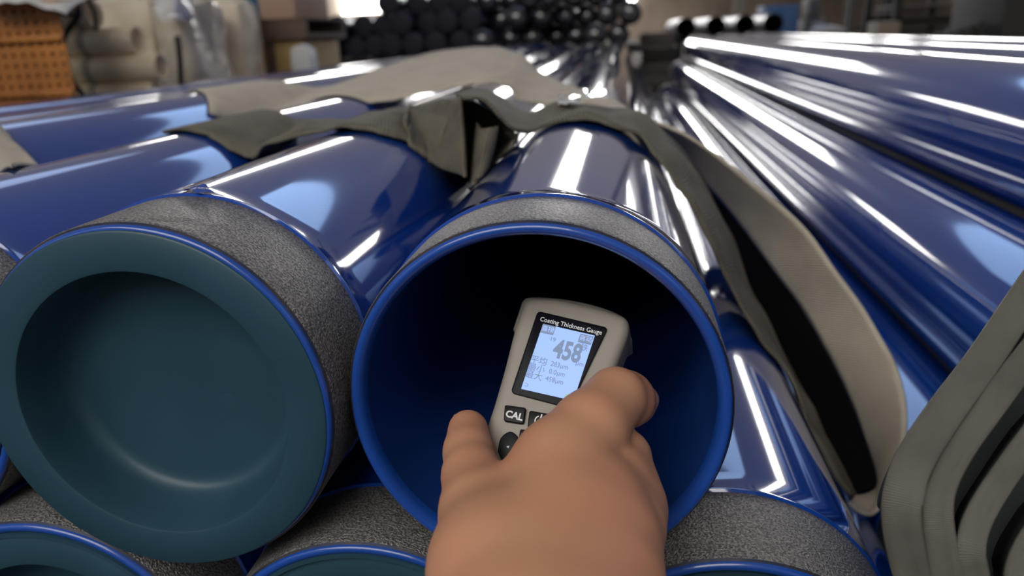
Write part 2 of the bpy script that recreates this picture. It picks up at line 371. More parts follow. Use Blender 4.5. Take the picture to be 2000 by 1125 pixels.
# crumpled clear plastic scraps glinting on the sling
PL = mat('clear_plastic_scrap', (.75, .76, .74), .08, spec=.9, coat=1., trans=.3)
rs = random.Random(3)
for i, (px, py, wpx, lab) in enumerate([(1112, 207, 34, 'small shiny plastic scrap on the sling, left of the pair'), (1165, 197, 40, 'small shiny plastic scrap on the sling, right of the pair')]):
    pts = []; nx, ny = 7, 4
    for a_ in range(nx):
        for b_ in range(ny):
            p = at(px + (a_ / (nx - 1) - .5) * wpx * 1.3, py - (b_ / (ny - 1) - .5) * 16, 8.2 + b_ * .15)
            p[2] += .05 + .035 * rs.random(); pts.append(p)
    fs = [(a_ * ny + b_, (a_ + 1) * ny + b_, (a_ + 1) * ny + b_ + 1, a_ * ny + b_ + 1) for a_ in range(nx - 1) for b_ in range(ny - 1)]
    o = world_obj('plastic_scrap', [push(p, .10) for p in pts], fs, PL); tag(o, lab, 'plastic scrap', 'plastic scraps on the sling')
    o.modifiers.new('t', 'SOLIDIFY').thickness = .0004

# ------------------------------------------------------------------ folded grey sling at lower right
fold = empty('folded_sling', cz(1850, 1150, 3.2), 'thick grey woven sling folded in stacked layers, lower right corner', 'strap')
def layer(path, hw):
    ctr = catmull([cz(*p) for p in path], 6); vs = []; n = len(ctr); uv = []; L = 0
    vdir = np.array(ray(1850, 850) / np.linalg.norm(ray(1850, 850)))
    for i in range(n):
        t = ctr[min(i + 1, n - 1)] - ctr[max(i - 1, 0)]; t /= np.linalg.norm(t)
        sd = np.cross(t, vdir); sd /= np.linalg.norm(sd); nn = np.cross(sd, t); nn /= np.linalg.norm(nn)
        if nn @ vdir > 0: nn = -nn
        if i: L += np.linalg.norm(ctr[i] - ctr[i - 1])
        ring = [(-1, 0, .34), (-.97, .05, 0), (-.88, .075, 0), (-.35, .066, 0), (0, .058, 0), (.35, .062, 0), (.86, .08, 0), (.97, .05, 0), (1, 0, .34)]
        for (s_, h_, dn) in ring:
            wob = .012 * noise.noise((L * 12, s_ * 3, hw))
            vs.append(ctr[i] + sd * hw * s_ + nn * (h_ + wob - dn * (1 if dn else 0))); uv.append((L, s_))
    k = 9; fs = [(i * k + j, (i + 1) * k + j, (i + 1) * k + j + 1, i * k + j + 1) for i in range(n - 1) for j in range(k - 1)]
    fs += [(i * k + 8, (i + 1) * k + 8, (i + 1) * k, i * k) for i in range(n - 1)]
    o = world_obj('strap_layer', vs, fs, WEBG, fold)
    o.data.materials.append(WEB_SHADE)
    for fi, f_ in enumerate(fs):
        if fi >= (n - 1) * 8 or fi % 8 in (0, 7): o.data.polygons[fi].material_index = 1  # groove sides painted dark as if shaded
    ul = o.data.uv_layers.new(name='UVMap')
    for lp_ in o.data.loops: ul.data[lp_.index].uv = uv[lp_.vertex_index]
    return o
layer([(2110, 425, 4.3), (2010, 570, 4.0), (1920, 705, 3.75), (1850, 800, 3.55), (1795, 885, 3.4), (1768, 950, 3.3), (1762, 1010, 3.3), (1775, 1090, 3.35), (1800, 1170, 3.4)], .080)
layer([(2130, 545, 4.0), (2020, 680, 3.8), (1935, 790, 3.6), (1870, 880, 3.45), (1836, 950, 3.35), (1830, 1010, 3.3), (1842, 1080, 3.3), (1860, 1170, 3.3)], .066)
layer([(2130, 725, 3.7), (2040, 820, 3.55), (1965, 920, 3.4), (1915, 1000, 3.3), (1896, 1060, 3.25), (1902, 1110, 3.25), (1915, 1180, 3.25)], .056)
layer([(2130, 920, 3.5), (2060, 990, 3.4), (2010, 1060, 3.3), (1988, 1120, 3.25), (1990, 1190, 3.2)], .056)

def cza(*pts): return [cz(*p) for p in pts]
ribbon('groove_shade_sheet', cza((2130, 450, 4.5), (2010, 600, 4.25), (1920, 735, 4.0), (1850, 830, 3.8), (1800, 910, 3.65), (1778, 1000, 3.55), (1800, 1200, 3.6)),
       cza((2300, 900, 4.0), (2250, 1000, 3.9), (2200, 1050, 3.8), (2150, 1100, 3.7), (2100, 1150, 3.6), (2080, 1200, 3.55), (2080, 1260, 3.5)), WEB_SHADE, fold, wav=0, obst=False)  # dark sheet standing in for the shade between the layers

# ------------------------------------------------------------------ the gauge
ex = np.array([.939, .214 * -1, -.26]); ex /= np.linalg.norm(ex)
ey = np.array([.301, .887, .35]); ey -= ex * (ex @ ey); ey /= np.linalg.norm(ey)
ez = np.cross(ex, ey)                     # camera coords, z forward
if ez[2] > 0: ez = -ez                    # toward the camera
G0 = np.array([(1090 - 1000) / F, -(706 - 562.5) / F, 1]) * 4.12
def c2w(v): return np.array([v @ _u, v @ _d, v @ _v])
gx, gy, gz, g0 = c2w(ex), c2w(ey), c2w(ez), c2w(G0)
gauge = empty('coating_thickness_gauge', g0, 'grey handheld coating thickness gauge with lit screen reading 458', 'gauge')
gauge.matrix_world = Matrix([[gx[0], gy[0], gz[0], g0[0] * S], [gx[1], gy[1], gz[1], g0[1] * S], [gx[2], gy[2], gz[2], (g0[2] + HC) * S], [0, 0, 0, 1]])
def gl(px, py):
    r = np.array([(px - 1000) / F, -(py - 562.5) / F, 1.]); t = (G0 @ ez) / (r @ ez); q = r * t - G0
    return np.array([q @ ex, q @ ey]) * S
def gpoly(name, outline, z0, z1, m, bevel=.0, seg=3, parent=gauge, taper=1.):
    bm = bmesh.new(); n = len(outline)
    c = np.mean(outline, 0)
    lo = [bm.verts.new((c[0] + (p[0] - c[0]) * taper, c[1] + (p[1] - c[1]) * taper, z0)) for p in outline]
    hi = [bm.verts.new((p[0], p[1], z1)) for p in outline]
    bm.faces.new(hi); bm.faces.new(lo[::-1])
    for i in range(n): bm.faces.new((lo[i], lo[(i + 1) % n], hi[(i + 1) % n], hi[i]))
    bmesh.ops.recalc_face_normals(bm, faces=bm.faces)
    if bevel:
        es = [e for e in bm.edges if abs(e.verts[0].co.z - z1) < 1e-6 and abs(e.verts[1].co.z - z1) < 1e-6]
        bmesh.ops.bevel(bm, geom=es, offset=bevel, segments=seg, affect='EDGES', profile=.5)
    return bm_obj(name, bm, m, parent)
def rrect(c, r, n=6):
    """rounded quad through 4 corners (np 2-vectors)"""
    out = []
    for i in range(4):
        p, a, b = c[i], c[i - 1], c[(i + 1) % 4]
        da = (a - p) / np.linalg.norm(a - p); db = (b - p) / np.linalg.norm(b - p)
        for k in range(n + 1):
            t = k / n; out.append((1 - t) ** 2 * (p + da * r) + 2 * t * (1 - t) * p + t * t * (p + db * r))
    return out
def quad(*px): return [gl(*p) for p in px]
mm = .001
def mirror_out(pts): return pts
body = [gl(*p) for p in [(1022, 585), (1040, 577), (1090, 579), (1150, 592), (1205, 607), (1226, 622), (1226, 650), (1205, 705), (1178, 790), (1150, 880), (1120, 970), (1095, 1035), (1060, 1050), (960, 1025), (918, 1000), (912, 960), (935, 870), (962, 790), (985, 710), (1003, 640)]]
sm = [np.array(p) for p in body]
body_s = [p[:2] for p in catmull([np.append(p, 0) for p in sm] + [np.append(sm[0], 0)], 3)[:-1]]
gpoly('body', body_s, -.022, -.0012, GSH, bevel=.0042, seg=5, taper=1.02)
hd = [gl(*p) for p in [(1010, 566), (1026, 556), (1090, 559), (1155, 571), (1208, 590), (1219, 606), (1216, 650), (1006, 640)]]
hd_s = [p[:2] for p in catmull([np.append(p, 0) for p in hd] + [np.append(hd[0], 0)], 3)[:-1]]
gpoly('sensor_head', hd_s, -.036, -.012, GSH, bevel=.004, seg=3)
bz = rrect(quad((1050, 607), (1188, 640), (1112, 797), (997, 767)), .0022)
# straighten to a true rectangle in gauge coordinates
bc = quad((1050, 607), (1188, 640), (1112, 797), (997, 767))
bw = .0178; 
lcd_c = quad((1061, 633), (1162, 656), (1120, 783), (1018, 760))
gpoly('screen_panel', bz, -.002, .0003, BEZ, bevel=.0004, seg=2)
panel = gauge.children[-1] if False else [o for o in COL.objects if o.name.startswith('screen_panel')][0]
ld = gpoly('display', rrect(lcd_c, .0002, 2), .0001, .0005, LCD, parent=panel)
def gtext(body, px, py, hpx, m, z=.0006, xs=1., bold=0., align='CENTER', name='lettering', parent=None, rot=0.):
    p = gl(px, py); k = 4.12 * S / F / .95
    me = text_mesh(body, hpx * k, m, bold, xs, align)
    o = obj(name, me, parent or panel, Vector((p[0], p[1], z))); o.rotation_euler = (0, 0, rot); return o
# skew of the screen axes in gauge coordinates
dx = lcd_c[1] - lcd_c[0]; ROT = math.atan2(dx[1], dx[0])
def lcdp(s, t):
    a = np.array([1061, 633.]); r = np.array([101, 23.]); d_ = np.array([-43, 127.]); return tuple(a + r * s + d_ * t)
def ltext(body, s, t, h, m=LCDT, **k): return gtext(body, *lcdp(s, t), h, m, rot=ROT, **k)
gtext('Coating Thickness Gauge', 1115, 637.5, 12.4, WHT, xs=.95, bold=.00002, rot=ROT)
for (s0, s1) in [(.0, .25), (.73, .985)]:
    q = [gl(*lcdp(s, t)) for s, t in [(s0, .0 + (.0 if s0 < .5 else .02)), (s1, .0 + (.0 if s0 < .5 else .02)), (s1, .135 if s0 < .5 else .15), (s0, .135 if s0 < .5 else .15)]]
    gpoly('icon_field', q, .0004, .0006, LCDT, parent=panel)
ltext('直接', .125, .068, 12.5, LCDL, z=.00075, bold=-.00003); ltext('自动', .86, .082, 12.5, LCDL, z=.00075, bold=-.00003)
ltext('19', .27, .195, 12); ltext('458', .61, .325, 50, xs=.70, bold=.00040)
ltext('铁', .885, .215, 15); ltext('μm', .90, .455, 12)
for i, (a_, b_) in enumerate([('平均', '283μm'), ('最小', '0.0μm'), ('最大', '458μm')]):
    ltext(a_, .15, .545 + .115 * i, 16.5); ltext(b_, .55, .545 + .115 * i, 13.5, xs=.9)
ltext('⊃', .07, .93, 11)
q = [gl(*lcdp(s, t)) for s, t in [(.83, .925), (.98, .925), (.98, .985), (.83, .985)]]; gpoly('battery_icon', q, .0004, .0006, LCDG, parent=panel)
def button(c, capt=None, shape=None):
    out = rrect(c, .0012) if shape is None else shape
    b = gpoly('button', out, -.002, .0007, BTN, bevel=.0005, seg=3); return b
b1 = button(quad((986, 791), (1028, 797), (1023, 829), (984, 823)))
t_ = gtext('CAL', 1005, 813, 17.5, WHT, bold=.00012, rot=ROT, parent=b1, name='caption', z=.0009)
b2 = button(quad((1034, 802), (1080, 810), (1074, 842), (1030, 836)))
bm = bmesh.new()
p0 = gl(1055, 823)
for i in range(20):
    a0 = math.radians(120 + 300 * i / 20); a1 = math.radians(120 + 300 * (i + 1) / 20)
    f_ = [bm.verts.new((p0[0] + r * math.cos(a), p0[1] + r * math.sin(a), .0009)) for r, a in ((.0019, a0), (.0024, a0), (.0024, a1), (.0019, a1))]; bm.faces.new(f_)
f_ = [bm.verts.new((p0[0] + x, p0[1] + y, .0009)) for x, y in ((-.0003, .0004), (.0003, .0004), (.0003, .003), (-.0003, .003))]; bm.faces.new(f_)
bm_obj('power_symbol', bm, WHT, b2, smooth=False)
pn = [gl(*p) for p in [(972, 882), (978, 856), (996, 843), (1010, 852), (1016, 868), (1005, 895), (985, 905)]]
b3 = gpoly('button', [p[:2] for p in catmull([np.append(p, 0) for p in pn + [pn[0]]], 3)[:-1]], -.002, .0007, BTN, bevel=.0005, seg=3)
gtext('◂', 992, 874, 16, WHT, parent=b3, name='caption', z=.0009)
b4 = button(quad((1016, 838), (1040, 842), (1032, 872), (1012, 866)))

# ------------------------------------------------------------------ the hand (one continuous surface from a distance field)
import openvdb
def hand_field():
    def J(px, py, Z, r): return (np.array([(px - 1000) / F * Z, -(py - 562.5) / F * Z, Z]), r)
    chains = dict(
        index=[J(1098, 905, 3.52, .20), J(1152, 838, 3.66, .182), J(1202, 777, 3.86, .148), J(1222, 780, 3.98, .144), J(1236, 785, 4.10, .128)],
        middle=[J(1170, 985, 3.40, .19), J(1200, 940, 3.60, .165), J(1214, 895, 3.80, .142), J(1214, 915, 4.20, .125), J(1190, 925, 4.50, .115), J(1130, 915, 4.72, .10)],
        ring=[J(1200, 1060, 3.25, .18), J(1226, 1030, 3.42, .16), J(1237, 990, 3.62, .142), J(1232, 1000, 4.05, .12), J(1200, 1005, 4.40, .112), J(1130, 985, 4.66, .10)],
        little=[J(1205, 1150, 3.05, .16), J(1232, 1120, 3.25, .135), J(1240, 1085, 3.45, .118), J(1225, 1085, 3.8, .108), J(1190, 1080, 4.15, .10), J(1130, 1065, 4.42, .09)],
        thumb=[J(972, 1110, 3.12, .28), J(940, 1000, 3.42, .185), J(922, 930, 3.66, .140), J(915, 882, 3.84, .122), J(914, 840, 4.0, .106)],
    )
    palm = [(J(1098, 905, 3.52, .20), J(1030, 1260, 2.75, .24)), (J(1170, 985, 3.40, .19), J(1070, 1280, 2.72, .24)), (J(1200, 1060, 3.25, .18), J(1110, 1290, 2.75, .23)),
            (J(1205, 1150, 3.05, .165), J(1130, 1300, 2.75, .22)), (J(968, 1110, 3.12, .27), J(1000, 1290, 2.75, .25)), (J(1235, 940, 3.68, .12), J(1248, 1000, 3.55, .12)),
            (J(965, 1010, 3.45, .15), J(1085, 925, 3.52, .17)), (J(985, 1090, 3.2, .2), J(1120, 1040, 3.3, .22)),
            (J(1130, 1030, 3.55, .18), J(1090, 1200, 3.15, .22)), (J(1040, 1010, 3.5, .16), J(1120, 1010, 3.5, .18)),
            (J(1030, 1270, 2.75, .25), J(1050, 1750, 2.0, .28)), (J(1120, 1290, 2.75, .24), J(1130, 1750, 2.05, .27))]
    pts = [j[0] for c in chains.values() for j in c] + [p[0] for pr in palm for p in pr]
    lo = np.min(pts, 0) - .42; hi = np.max(pts, 0) + .42
    h = .0165
    nn = np.ceil((hi - lo) / h).astype(int)
    gx_, gy_, gz_ = [lo[i] + h * np.arange(nn[i], dtype=np.float32) for i in range(3)]
    X, Y, Z = np.meshgrid(gx_, gy_, gz_, indexing='ij'); X = X.astype(np.float32); Y = Y.astype(np.float32); Z = Z.astype(np.float32)
    def cone(a, b):
        (pa, ra), (pb, rb) = a, b; d_ = pb - pa; L2 = float(d_ @ d_)
        t = np.clip(((X - pa[0]) * d_[0] + (Y - pa[1]) * d_[1] + (Z - pa[2]) * d_[2]) / L2, 0, 1)
        return np.sqrt((X - pa[0] - t * d_[0]) ** 2 + (Y - pa[1] - t * d_[1]) ** 2 + (Z - pa[2] - t * d_[2]) ** 2) - (ra + t * (rb - ra))
    def smin(a, b, k):
        hh = np.clip(.5 + .5 * (b - a) / k, 0, 1); return b + (a - b) * hh - k * hh * (1 - hh)
    P = None
    for a, b in palm: q = cone(a, b); P = q if P is None else smin(P, q, .15)
    out = P; fing = None
    for nme, c in chains.items():
        f_ = None
        for a, b in zip(c[:-1], c[1:]): q = cone(a, b); f_ = q if f_ is None else smin(f_, q, .035)
        fing = f_ if fing is None else smin(fing, f_, .012 if nme in ('index', 'middle') else .05)
    out = smin(out, fing, .06)
    g = openvdb.FloatGrid(); g.background = 5.0; g.copyFromArray(np.ascontiguousarray(out))
    p, t_, q_ = g.convertToPolygons(isovalue=0.0, adaptivity=0.0)
    p = np.array(p) * h + lo
    wpts = np.stack([p @ _u, p @ _d, p @ _v], 1)
    return wpts, q_, chains
hp, hq, chains = hand_field()
hand = world_obj('person', hp, [tuple(int(i) for i in f[::-1]) for f in hq], SKIN)
tag(hand, 'bare right hand and wrist reaching in from below, gripping the grey gauge', 'person')
sm_ = hand.modifiers.new('smooth', 'SMOOTH'); sm_.iterations = 8; sm_.factor = .5
def nail(px, py, Z, nrm, up, wd, ln):
    c = cz(px, py, Z); nrm = c2w(np.array(nrm, float)); nrm /= np.linalg.norm(nrm)
    up = c2w(np.array(up, float)); up -= nrm * (up @ nrm); up /= np.linalg.norm(up); sd = np.cross(nrm, up)
    vs, fs = [], []; n = 9
    for i in range(n):
        for j in range(n):
            s, t = i / (n - 1) * 2 - 1, j / (n - 1) * 2 - 1
            q = max(abs(s), abs(t)); l2 = math.hypot(s, t); k = q / l2 * (.75 * l2 + .25 * q * 1.2) / q if l2 > 0 else 0
            s2, t2 = s * k, t * k
            vs.append(c + sd * s2 * wd + up * t2 * ln - nrm * (s2 * s2 * wd * .5 + t2 * t2 * ln * .3))
    for i in range(n - 1):
        for j in range(n - 1): fs.append((i * n + j, (i + 1) * n + j, (i + 1) * n + j + 1, i * n + j + 1))
    o = world_obj('fingernail', vs, fs, NAIL, hand); o.modifiers.new('t', 'SOLIDIFY').thickness = .0006
    return o
nail(881, 838, 4.0, (-.97, .05, -.25), (.08, 1, .1), .06, .07)
nail(1285, 778, 4.10, (.95, .15, -.25), (.2, -.1, 1), .06, .06)

# ------------------------------------------------------------------ far dark pipe stack
ordn = ['first', 'second', 'third', 'fourth', 'fifth', 'sixth', 'seventh', 'eighth', 'ninth', 'tenth', 'eleventh', 'twelfth', 'thirteenth', 'fourteenth']
rd = random.Random(7)
def far_pipe(x, y, z, r, L, m, cap, glossy, label, group):
    root = empty('dark_pipe', (x, y, z - r), label, 'pipe', group)
    rev_obj('barrel', [(r, 0), (r, L)], m, root, 24, dz=r)
    if cap:
        d = .28 if glossy else .05
        rev_obj('end_cap', [(r * 1.02, .3), (r * 1.02, 0), (r * .97, -.06), (r * .8, -.06 - d * .5), (r * .45, -.06 - d * .88), (0, -.06 - d)], GCAP if glossy else DCAP, root, 24, dz=r)
    else:
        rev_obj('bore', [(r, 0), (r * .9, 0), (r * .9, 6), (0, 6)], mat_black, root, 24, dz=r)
    return root
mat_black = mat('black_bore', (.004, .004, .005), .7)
rows = [(-.35, 0, 14, 'lower'), (1.39, .5, 14, 'middle'), (3.13, 0, 14, 'upper')]
for z, off, n, rn in rows:
    for i in range(n):
        x = -26.3 + (i + off) * 2.0
        if rn == 'upper' and i < 3: continue
        gl_ = i >= 7
        far_pipe(x, 70 + rd.random() * (3 if not gl_ else 8), z + rd.uniform(-.02, .02), .97, 30, DARKP, True, gl_,
                 'dark capped pipe end in the far stack, %s row, %s from left' % (rn, ordn[i - (3 if rn == 'upper' else 0)]), 'dark pipes in the far stack')
rk = empty('pipe_rack', (-13, 80, -HC), 'dark steel rack carrying the far dark pipes', 'rack')
RK = mat('rack_steel', (.03, .03, .035), .6)
for x in (-27, -13, .5):
    for y in (74, 90): box('post', (x - .4, y - .4, -HC), (x + .4, y + .4, -1.95), RK, rk)
for y in (74, 90): box('beam', (-28, y - .5, -1.95), (1.8, y + .5, -1.42), RK, rk)

# ------------------------------------------------------------------ far right background
FB = at(1420, 50, 80)
for i, px in enumerate([1340, 1398, 1455, 1510]):
    p = at(px, 50, 84); p[2] = at(1425, 50, 84)[2]
    far_pipe(p[0], 84, p[2], .98, 20, mat('grey_tube_%d' % i, (.25, .23, .23), .35) if i == 0 else bpy.data.materials['grey_tube_0'], False, False,
             'black-mouthed grey pipe beyond the right pile, %s from left' % ordn[i], 'open pipes beyond the right pile')
sb = empty('pipe_stand', (FB[0] + 4, 92, -HC), 'dark stand under the four black-mouthed pipes', 'stand')
zt = at(1425, 50, 84)[2] - .98
for y in (86, 98):
    box('beam', (at(1310, 50, 84)[0], y - .5, zt - .6), (at(1545, 50, 84)[0], y + .5, zt - .02), RK, sb)
    for px in (1330, 1525): box('post', (at(px, 50, 84)[0] - .3, y - .3, -HC), (at(px, 50, 84)[0] + .3, y + .3, zt - .6), RK, sb)
def bgbox(name, px0, px1, py0, py1, Y, dep, m, label, cat, floor=True, bevel=.05, parent=None):
    a = at(px0, py1, Y); b = at(px1, py0, Y); ztop = at((px0 + px1) / 2, py0, Y)[2]
    o = box(name, (a[0], Y, -HC if floor else a[2]), (b[0], Y + dep, ztop), m, parent, bevel=bevel)
    if label: tag(o, label, cat)
    return o
BLC = mat('blue_cabinet', (.07, .14, .26), .5)
def cabinet():
    a = at(1492, 62, 105); b = at(1562, 8, 105)
    r = empty('cabinet', ((a[0] + b[0]) / 2, 108, -HC), 'blue metal cabinet far behind the right pile', 'cabinet')
    box('body', (a[0], 105, -HC), (b[0], 111, b[2]), BLC, r, bevel=.1)
    mid = (a[0] + b[0]) / 2
    for x0, x1 in ((a[0] + .15, mid - .05), (mid + .05, b[0] - .15)): box('door', (x0, 104.85, -HC + .6), (x1, 105, b[2] - .25), BLC, r, bevel=.04)
cabinet()
BRN = mat('brown_grey_steel', (.14, .11, .095), .6); OLV = mat('dark_olive_steel', (.035, .032, .025), .7); TANB = mat('tan_box', (.35, .28, .2), .7); LTB = mat('light_sheet', (.45, .43, .42), .6)
GRY = mat('grey_machine', (.10, .095, .085), .6)
def machine():
    a = at(1570, 62, 112); b = at(1618, 12, 112)
    r = empty('machine', ((a[0] + b[0]) / 2, 115, -HC), 'dark grey machine right of the blue cabinet', 'machine')
    box('body', (a[0], 112, -HC), (b[0], 118, b[2] - 1.5), GRY, r, bevel=.3); box('hood', (a[0] + .5, 112.5, b[2] - 1.5), (b[0] - .8, 117, b[2] + 1.2), GRY, r, bevel=.5)
    box('panel', (a[0] + 1, 111.8, b[2] - 3.4), (a[0] + 2.4, 112, b[2] - 2), LTB, r, bevel=.05)
machine()
for px0, px1, m_, lab in [(1432, 1455, TANB, 'pale building column above the black-mouthed pipes'), (1652, 1668, GRY, 'thin dark column right of the grey machine'), (1720, 1744, OLV, 'thick dark column beside the rack at right')]:
    a = at(px0, 60, 140); b = at(px1, 0, 140)
    r = empty('column', ((a[0] + b[0]) / 2, 140, -HC), lab, 'column')
    wd = b[0] - a[0]
    box('flange', (a[0], 139.4, -HC), (b[0], 139.8, CEIL), m_, r, bevel=0); box('flange', (a[0], 141.2, -HC), (b[0], 141.6, CEIL), m_, r, bevel=0)
    box('web', ((a[0] + b[0]) / 2 - .2, 139.8, -HC), ((a[0] + b[0]) / 2 + .2, 141.2, CEIL), m_, r, bevel=0)
def rack():
    Y = 70
    a = at(1745, 60, Y); b = at(1960, 0, Y)
    r = empty('storage_rack', ((a[0] + b[0]) / 2, Y + 3, -HC), 'brown steel storage rack with long bars, upper right', 'rack')
    for px in (1752, 1890, 1950):
        x = at(px, 30, Y)[0]
        for y in (Y, Y + 8): box('upright', (x - .3, y - .3, -HC), (x + .3, y + .3, 6), OLV, r, bevel=.04)
    for py in (30, 58): z = at(1850, py, Y)[2]; [box('shelf_beam', (a[0], y - .3, z - .3), (b[0], y + .3, z + .1), OLV, r, bevel=.04) for y in (Y, Y + 8)]
    x0, x1 = a[0] + .3, b[0] - .2
    for py, py2, yy in [(14, 5, Y), (24, 17, Y + 1), (52, 36, Y)]:
        z0 = at(1850, py, Y)[2]; z1 = at(1850, py2, Y)[2]
        st_ = box('steel_bar', (x0, yy + .5, z0 + .12), (x1, yy + 7, z1), BRN, r, bevel=.1)
rack()
def darkmachine():
    a = at(1955, 70, 45); b = at(2080, -20, 45)
    r = empty('dark_machine', ((a[0] + b[0]) / 2, 48, -HC), 'dark olive machine at the upper right edge', 'machine')
    box('body', (a[0], 45, -HC), (b[0], 52, 1.3), OLV, r, bevel=.3); box('top_housing', (a[0] + .4, 45.5, 1.3), (b[0], 51, 3.2), OLV, r, bevel=.4)
    for k in range(4): box('bracket', (a[0] - 2.2 + k * .5, 46, -HC), (a[0] - 1.9 + k * .5, 48, -.9 + .18 * k), OLV, r, bevel=.05)
darkmachine()
bgbox('carton', 1716, 1760, 42, 62, 66, 3, TANB, 'small tan carton at the foot of the thick dark column', 'box')
def sheet_roll():
    p0 = at(1588, 62, 60); p1 = at(1655, 62, 60)
    rt = empty('cloth_bundle', ((p0[0] + p1[0]) / 2, 61, -HC), 'pale grey bundle lying behind the right pile', 'bundle')
    vs, fs = [], []; n = 24; k = 12
    for i in range(n):
        t = i / (n - 1); x = p0[0] + (p1[0] - p0[0]) * t; rr = .75 * math.sin(math.pi * min(max(t, .04), .96)) ** .45
        for j in range(k):
            a = 2 * math.pi * j / k; q = rr * (1 + .12 * noise.noise((t * 6, math.cos(a), math.sin(a))))
            vs.append((x, 61 + math.cos(a) * q * 1.2, p0[2] - .05 + math.sin(a) * q * .62))
    for i in range(n - 1):
        for j in range(k): fs.append((i * k + j, (i + 1) * k + j, (i + 1) * k + (j + 1) % k, i * k + (j + 1) % k))
    fs += [tuple(range(k)), tuple(range((n - 1) * k, n * k))]
    world_obj('bundle', vs, fs, LTB, rt)
    box('pedestal', (p0[0] + .4, 60.3, -HC), (p1[0] - .4, 61.7, p0[2] - .35), GRY, rt, bevel=.05)
sheet_roll()
def clutter():
    a = at(1250, 90, 78); b = at(1322, 90, 78); r = empty('crate_stack', ((a[0] + b[0]) / 2, 79, -HC), 'dark cluttered crates in the gap between the two pipe piles', 'crate')
    zz = -HC
    for i in range(5):
        h = 1.0 + .1 * i; box('crate', (a[0] + .2 * (i % 2), 78 + .1 * i, zz), (b[0] - .25 * ((i + 1) % 2), 80.5, zz + h - .06), [OLV, BRN, GRY][i % 3], r, bevel=.06); zz += h
clutter()

# ------------------------------------------------------------------ left background
ORG = mat('orange_plastic', (.36, .12, .02), .45)
add_noise(ORG, (.26, .09, .018), (.5, .19, .035), scale=6.)
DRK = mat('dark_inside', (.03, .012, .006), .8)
def perforated_crate():
    Y = 17.5
    x0 = at(-70, 60, Y)[0]; x1 = at(122, 60, Y)[0]; z1 = at(60, 12, Y)[2]; z0 = -HC
    rt = empty('perforated_crate', ((x0 + x1) / 2, Y + 1.5, -HC), 'orange perforated plastic crate at the upper left corner', 'crate')
    vs, fs = [], []; c = .235; nx = int((x1 - x0) / c); nz = int((z1 - z0) / c); cxs = (x1 - x0) / nx; czs = (z1 - z0) / nz; K = 8
    for i in range(nx):
        for j in range(nz):
            ox = x0 + (i + .5) * cxs; oz = z0 + (j + .5) * czs; b = len(vs)
            for k in range(K):
                a = math.pi / 4 * k; q = 1 / max(abs(math.cos(a)), abs(math.sin(a)))
                vs.append((ox + math.cos(a) * q * cxs / 2, Y, oz + math.sin(a) * q * czs / 2))
            for k in range(K):
                a = math.pi / 4 * k; vs.append((ox + math.cos(a) * .045, Y, oz + math.sin(a) * .055))
            for k in range(K):
                a = math.pi / 4 * k; vs.append((ox + math.cos(a) * .045, Y + .15, oz + math.sin(a) * .055))
            for k in range(K):
                k2 = (k + 1) % K; fs += [(b + k, b + k2, b + K + k2, b + K + k), (b + K + k, b + K + k2, b + 2 * K + k2, b + 2 * K + k)]
    o = world_obj('perforated_panel', vs, fs, ORG, rt, smooth=False)
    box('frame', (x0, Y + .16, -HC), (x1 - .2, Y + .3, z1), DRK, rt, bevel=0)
    for zz in (-.9, .35):
        box('rib', (x0, Y - .12, zz), (x1, Y, zz + .14), ORG, rt, bevel=.02)
    box('rim', (x0 - .05, Y - .1, z1 - .05), (x1 + .05, Y + .65, z1 + .12), ORG, rt, bevel=.03)
perforated_crate()
sh_ = ribbon('plastic_sheet', A((-60, 6, 16.6), (20, 4, 16.6), (80, 12, 16.8), (130, 28, 17.0)), A((-60, -50, 20), (20, -50, 20), (110, -45, 20.5), (200, -30, 21)), mat('white_sheet', (.62, .6, .56), .4), None, obst=False, wav=.05)
tag(sh_, 'white plastic sheet laid over the orange crate', 'sheet')
PVC = mat('cream_pvc', (.80, .66, .44), .4)
YB = 20.5; pr = .36
xl = at(118, 60, YB)[0]
k = 0
for j in range(10):
    z = -HC + pr + .5 + j * .72 * 1.0
    py_ = None
    r_end = at(285 + 22 * math.sin(j * 2.1), 60, YB)[0] if j not in (9,) else at(192, 60, YB)[0]
    if z < -2.6: continue
    root = empty('cream_tube', (xl, YB, z - pr), 'cream plastic tube lying sideways in the left stack, %s from the bottom of those showing' % ordn[k], 'tube', 'cream plastic tubes at left'); k += 1
    vs, fs = [], []; n = 28
    for (x, r) in [(xl, pr * .86), (xl, pr), (r_end, pr), (r_end, pr * .86), (r_end - .8, pr * .86)]:
        for i in range(n): a = 2 * math.pi * i / n; vs.append((x, YB + math.cos(a) * r, z + math.sin(a) * r))
    for s in range(4):
        for i in range(n): fs.append((s * n + i, s * n + (i + 1) % n, (s + 1) * n + (i + 1) % n, (s + 1) * n + i))
    world_obj('tube_wall', vs, fs, PVC, root)
    # moulded ring
    vs = []; xm = xl + .75
    for (x, r) in [(xm - .1, pr), (xm - .1, pr * 1.05), (xm + .1, pr * 1.05), (xm + .1, pr)]:
        for i in range(n): a = 2 * math.pi * i / n; vs.append((x, YB + math.cos(a) * r, z + math.sin(a) * r))
    world_obj('collar', vs, [f for f in fs if max(f) < 4 * n], mat('collar_grey', (.42, .36, .26), .5) if 'collar_grey' not in bpy.data.materials else bpy.data.materials['collar_grey'], root)
rkk = empty('tube_stand', ((xl + r_end) / 2, YB, -HC), 'low grey stand under the cream tubes', 'stand')
box('platform', (xl + .1, YB - .5, -HC), (at(262, 60, YB)[0], YB + .5, -2.84), GRY, rkk)
